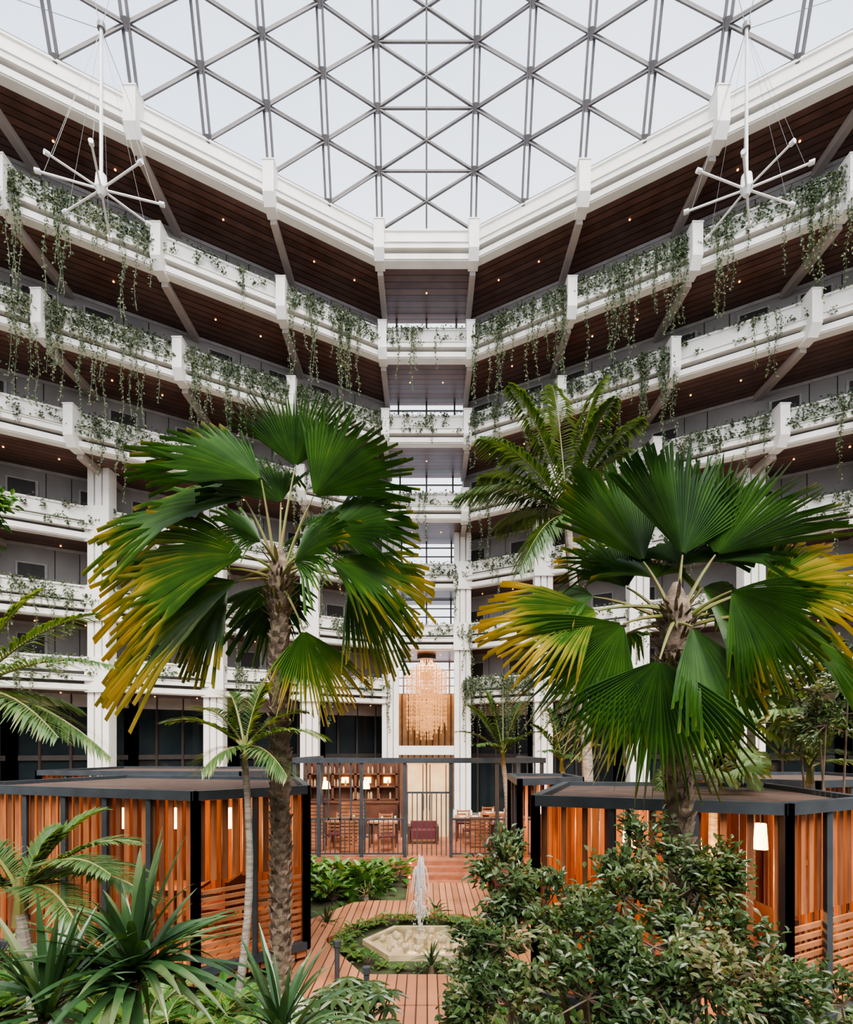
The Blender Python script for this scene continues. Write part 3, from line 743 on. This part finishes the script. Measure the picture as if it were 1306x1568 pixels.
featherpalm(b,P(30,1400,4.4),[(215,1290,4.4),(160,1240,4.8),(240,1380,4.0),(90,1270,4.6),(-40,1290,4.5),(170,1340,3.8),(130,1440,3.6),(-80,1350,4.2),(220,1330,5)],.3,50,.3,.03,.06,name='cycad_plant',drp=.4,tt=.6)
def umbrella(x,y,Y,n,rad):
    mb=MB(); c=P(x,y,Y); b=V((c.x,c.y,0))
    for q in range(n):
        an=q*2.4; r=rad*math.sqrt((q+.5)/n); h=c+V((math.cos(an)*r,math.sin(an)*r,.25*rad*math.cos(r/rad*2)+U(-.08,.08)))
        mb.tube([b,b.lerp(h,.6)+V((0,0,.1)),h],[.015,.01,.006],4,1); tt=R()
        for k in range(8):
            a2=k*math.pi/4+q; d=V((math.cos(a2),math.sin(a2),-.25)); mb.leaf(h,d,UP,U(.14,.2),.055,0,tt*.5+.1)
    mb.obj('umbrella_plant',[M_bush,M_branch])
umbrella(535,1535,5.0,30,.42); umbrella(505,1590,4.4,16,.3); umbrella(620,1600,4.6,14,.25)
def bush(name,base,blobs,dens,ls,parentmat=M_bush):
    mb=MB()
    for (c,r) in blobs:
        m=base.lerp(c,.5)+V((U(-.1,.1),U(-.1,.1),.1)); mb.tube([base+V((U(-.15,.15),U(-.15,.15),0)),m,c],[.03,.02,.01],6,1)
        nb=int(9+r.x*14)
        for q in range(nb):
            dv=V((random.gauss(0,1),random.gauss(0,1),random.gauss(.2,1))).normalized()
            e=c+V((dv.x*r.x,dv.y*r.y,dv.z*r.z))*U(.85,1.25)
            mb.tube([c,c.lerp(e,.5)+V((0,0,-.03)),e],[.009,.006,.003],4,1)
            nl=int(dens*U(.8,1.2)); tb_=U(0,.55)
            for k in range(nl):
                u=U(.3,1.0)**.7; p=c.lerp(e,u)+V((random.gauss(0,.05),random.gauss(0,.05),random.gauss(0,.05)))
                d=(dv*.7+V((U(-1,1),U(-1,1),U(-.7,.7)))); mb.leaf(p,d,V((U(-.5,.5),U(-.9,.1),1)),ls*U(.7,1.2),ls*.42*U(.8,1.1),0,tb_+U(0,.35))
    return mb.obj(name,[parentmat,M_branch])
def BL(L): return [(P(x,y,Y),V((r*Y/F,r*Y/F*.8,rz*Y/F))) for x,y,Y,r,rz in L]
base=V((1.6,4.7,0))
bush('leafy_shrub',base,BL([(985,1300,4.9,50,60),(955,1375,4.6,80,60),(1060,1360,4.8,65,40),(785,1340,5.0,55,55),(830,1395,4.7,75,65),(880,1440,4.3,90,70),(770,1450,4.5,70,65),(1090,1330,4.9,45,30),(1000,1450,4.2,80,60),(1000,1520,4.0,90,70),(900,1530,3.9,90,70)]),62,.082)
bush('leafy_shrub',V((2.35,4.4,0)),BL([(1100,1430,4.5,80,55),(1150,1490,4.3,70,50),(1080,1520,4.0,90,70),(1180,1540,4.0,70,60)]),56,.08)
bush('leafy_shrub',V((.6,4.2,0)),BL([(740,1500,4.5,50,45),(780,1540,4.1,80,60),(720,1565,4.2,40,40)]),56,.08)
b=P(1270,1300,7.6); b.z=0
bush('weeping_fig_tree',b,BL([(1250,1060,7.6,60,40),(1215,1040,7.8,45,30),(1300,1030,7.5,50,45),(1330,1090,7.6,60,40),(1265,1110,7.3,50,25)]),34,.10)
b=P(-60,1300,6.6); b.z=0
bush('weeping_fig_tree',b,BL([(-30,770,6.6,42,40),(-60,820,6.6,50,50),(-80,720,6.6,50,50)]),34,.12,M_shrub)
bush('leafy_shrub',V((3.7,4.9,0)),BL([(1290,1540,4.9,50,50)]),30,.09)
def broad():
    mb=MB()
    for q in range(34):
        an=q*2.4; el=U(.1,1.2); L=U(.25,.5); d=V((math.cos(an)*math.cos(el),math.sin(an)*math.cos(el),math.sin(el)))
        e=d*L; mb.tube([V((0,0,0)),e*.6+V((0,0,.04)),e],[.008,.006,.004],4,1)
        mb.leaf(e,d+V((0,0,-.5)),UP+d*-.2,U(.16,.26),U(.10,.15),0,U(.1,.8))
    return mb.obj('philodendron_shrub',[M_shrub,M_branch])
def fern():
    mb=MB()
    for q in range(14):
        an=q*2.4; a=V((0,0,.05)); b=V((math.cos(an)*U(.35,.55),math.sin(an)*U(.35,.55),U(.1,.45))); frond(mb,a,b,.35,0,1,18,.14,.03,.3,.8)
    return mb.obj('fern_plant',[M_shrub,M_petiole])
br=broad(); br.location=(-1.2,12.6,.03); fe=fern(); fe.location=(-2.2,12.0,.03)
polys=[[(-3.1,7.3),(-1.85,8.4),(-2.6,10.8),(-6.4,11.6),(-7.6,8.75)],[(3.8,5.73),(5.2,6.45),(5.6,9.0),(2.4,9.3),(1.34,6.67)],[(6.9,9.6),(9.5,10.6),(9.5,13),(6.2,13),(5.9,10.4)],[(1.75,10.2),(3.1,10.9),(3.1,12.2),(1.9,12.4)]]
def inside(x,y,p):
    cx=sum(q[0] for q in p)/len(p); cy=sum(q[1] for q in p)/len(p)
    x=cx+(x-cx)/1.15; y=cy+(y-cy)/1.15
    r=False;n=len(p)
    for i in range(n):
        a=p[i];b=p[(i+1)%n]
        if (a[1]>y)!=(b[1]>y) and x<(b[0]-a[0])*(y-a[1])/(b[1]-a[1])+a[0]: r=not r
    return r
cnt=0
for tr in range(1400):
    x=U(-8,8); y=U(3.2,14.1)
    if any(inside(x,y,p) for p in polys): continue
    dc=math.hypot(x-PC.x,y-PC.y)
    if dc<3.05: continue
    if -1.0<x<.8 and y<8: continue
    if -.8<x<1.8 and y>11.2: continue
    if -2.4<x<-.9 and 6.2<y<7.8: continue
    if y<5.2 and abs(x)<1.0: continue
    inst(br if R()<.6 else fe,(x,y,.03),U(0,6),U(.7,1.3)); cnt+=1
    if cnt>280: break
for q in range(28):
    an=q*2*math.pi/28
    inst(fe if q%3 else br,(PC.x+1.32*math.cos(an),PC.y+1.14*math.sin(an),.03),an,.46 if not 4.2<an<5.2 else .28)
for q in range(12): inst(br,(-3.4+q*.24,U(12.8,13.9),.03),U(0,6),U(1.0,1.3))
# ------------------------------------------------------------------ world / lights / camera
w=bpy.data.worlds.new('overcast_sky'); bpy.context.scene.world=w; w.use_nodes=True
bg=w.node_tree.nodes['Background']; nz=w.node_tree.nodes.new('ShaderNodeTexNoise'); nz.inputs['Scale'].default_value=1.5
cr=w.node_tree.nodes.new('ShaderNodeValToRGB'); cr.color_ramp.elements[0].color=(.71,.79,.93,1); cr.color_ramp.elements[1].color=(.90,.94,1,1); cr.color_ramp.elements[0].position=.35; cr.color_ramp.elements[1].position=.65
w.node_tree.links.new(nz.outputs[0],cr.inputs[0]); w.node_tree.links.new(cr.outputs[0],bg.inputs[0]); bg.inputs[1].default_value=1.48
sl=bpy.data.lights.new('soft_daylight_sun','SUN'); sl.energy=5.8; sl.angle=math.radians(45); sl.color=(1,.94,.84)
so=bpy.data.objects.new('soft_daylight_sun',sl); so.rotation_euler=(math.radians(33),math.radians(6),0); bpy.context.scene.collection.objects.link(so); so.location=(0,5,40)
cam=bpy.data.cameras.new('camera'); co=bpy.data.objects.new('camera',cam); bpy.context.scene.collection.objects.link(co)
co.location=(0,0,E); co.rotation_euler=(math.pi/2,0,0)
cam.sensor_fit='HORIZONTAL'; cam.sensor_width=36; cam.lens=36*F/1306; cam.shift_y=(1145-784)/1306; cam.clip_end=300
sc=bpy.context.scene; sc.camera=co
sc.view_settings.view_transform='AgX'
try: sc.view_settings.look='AgX - Medium High Contrast'
except Exception: pass
sc.view_settings.exposure=.62
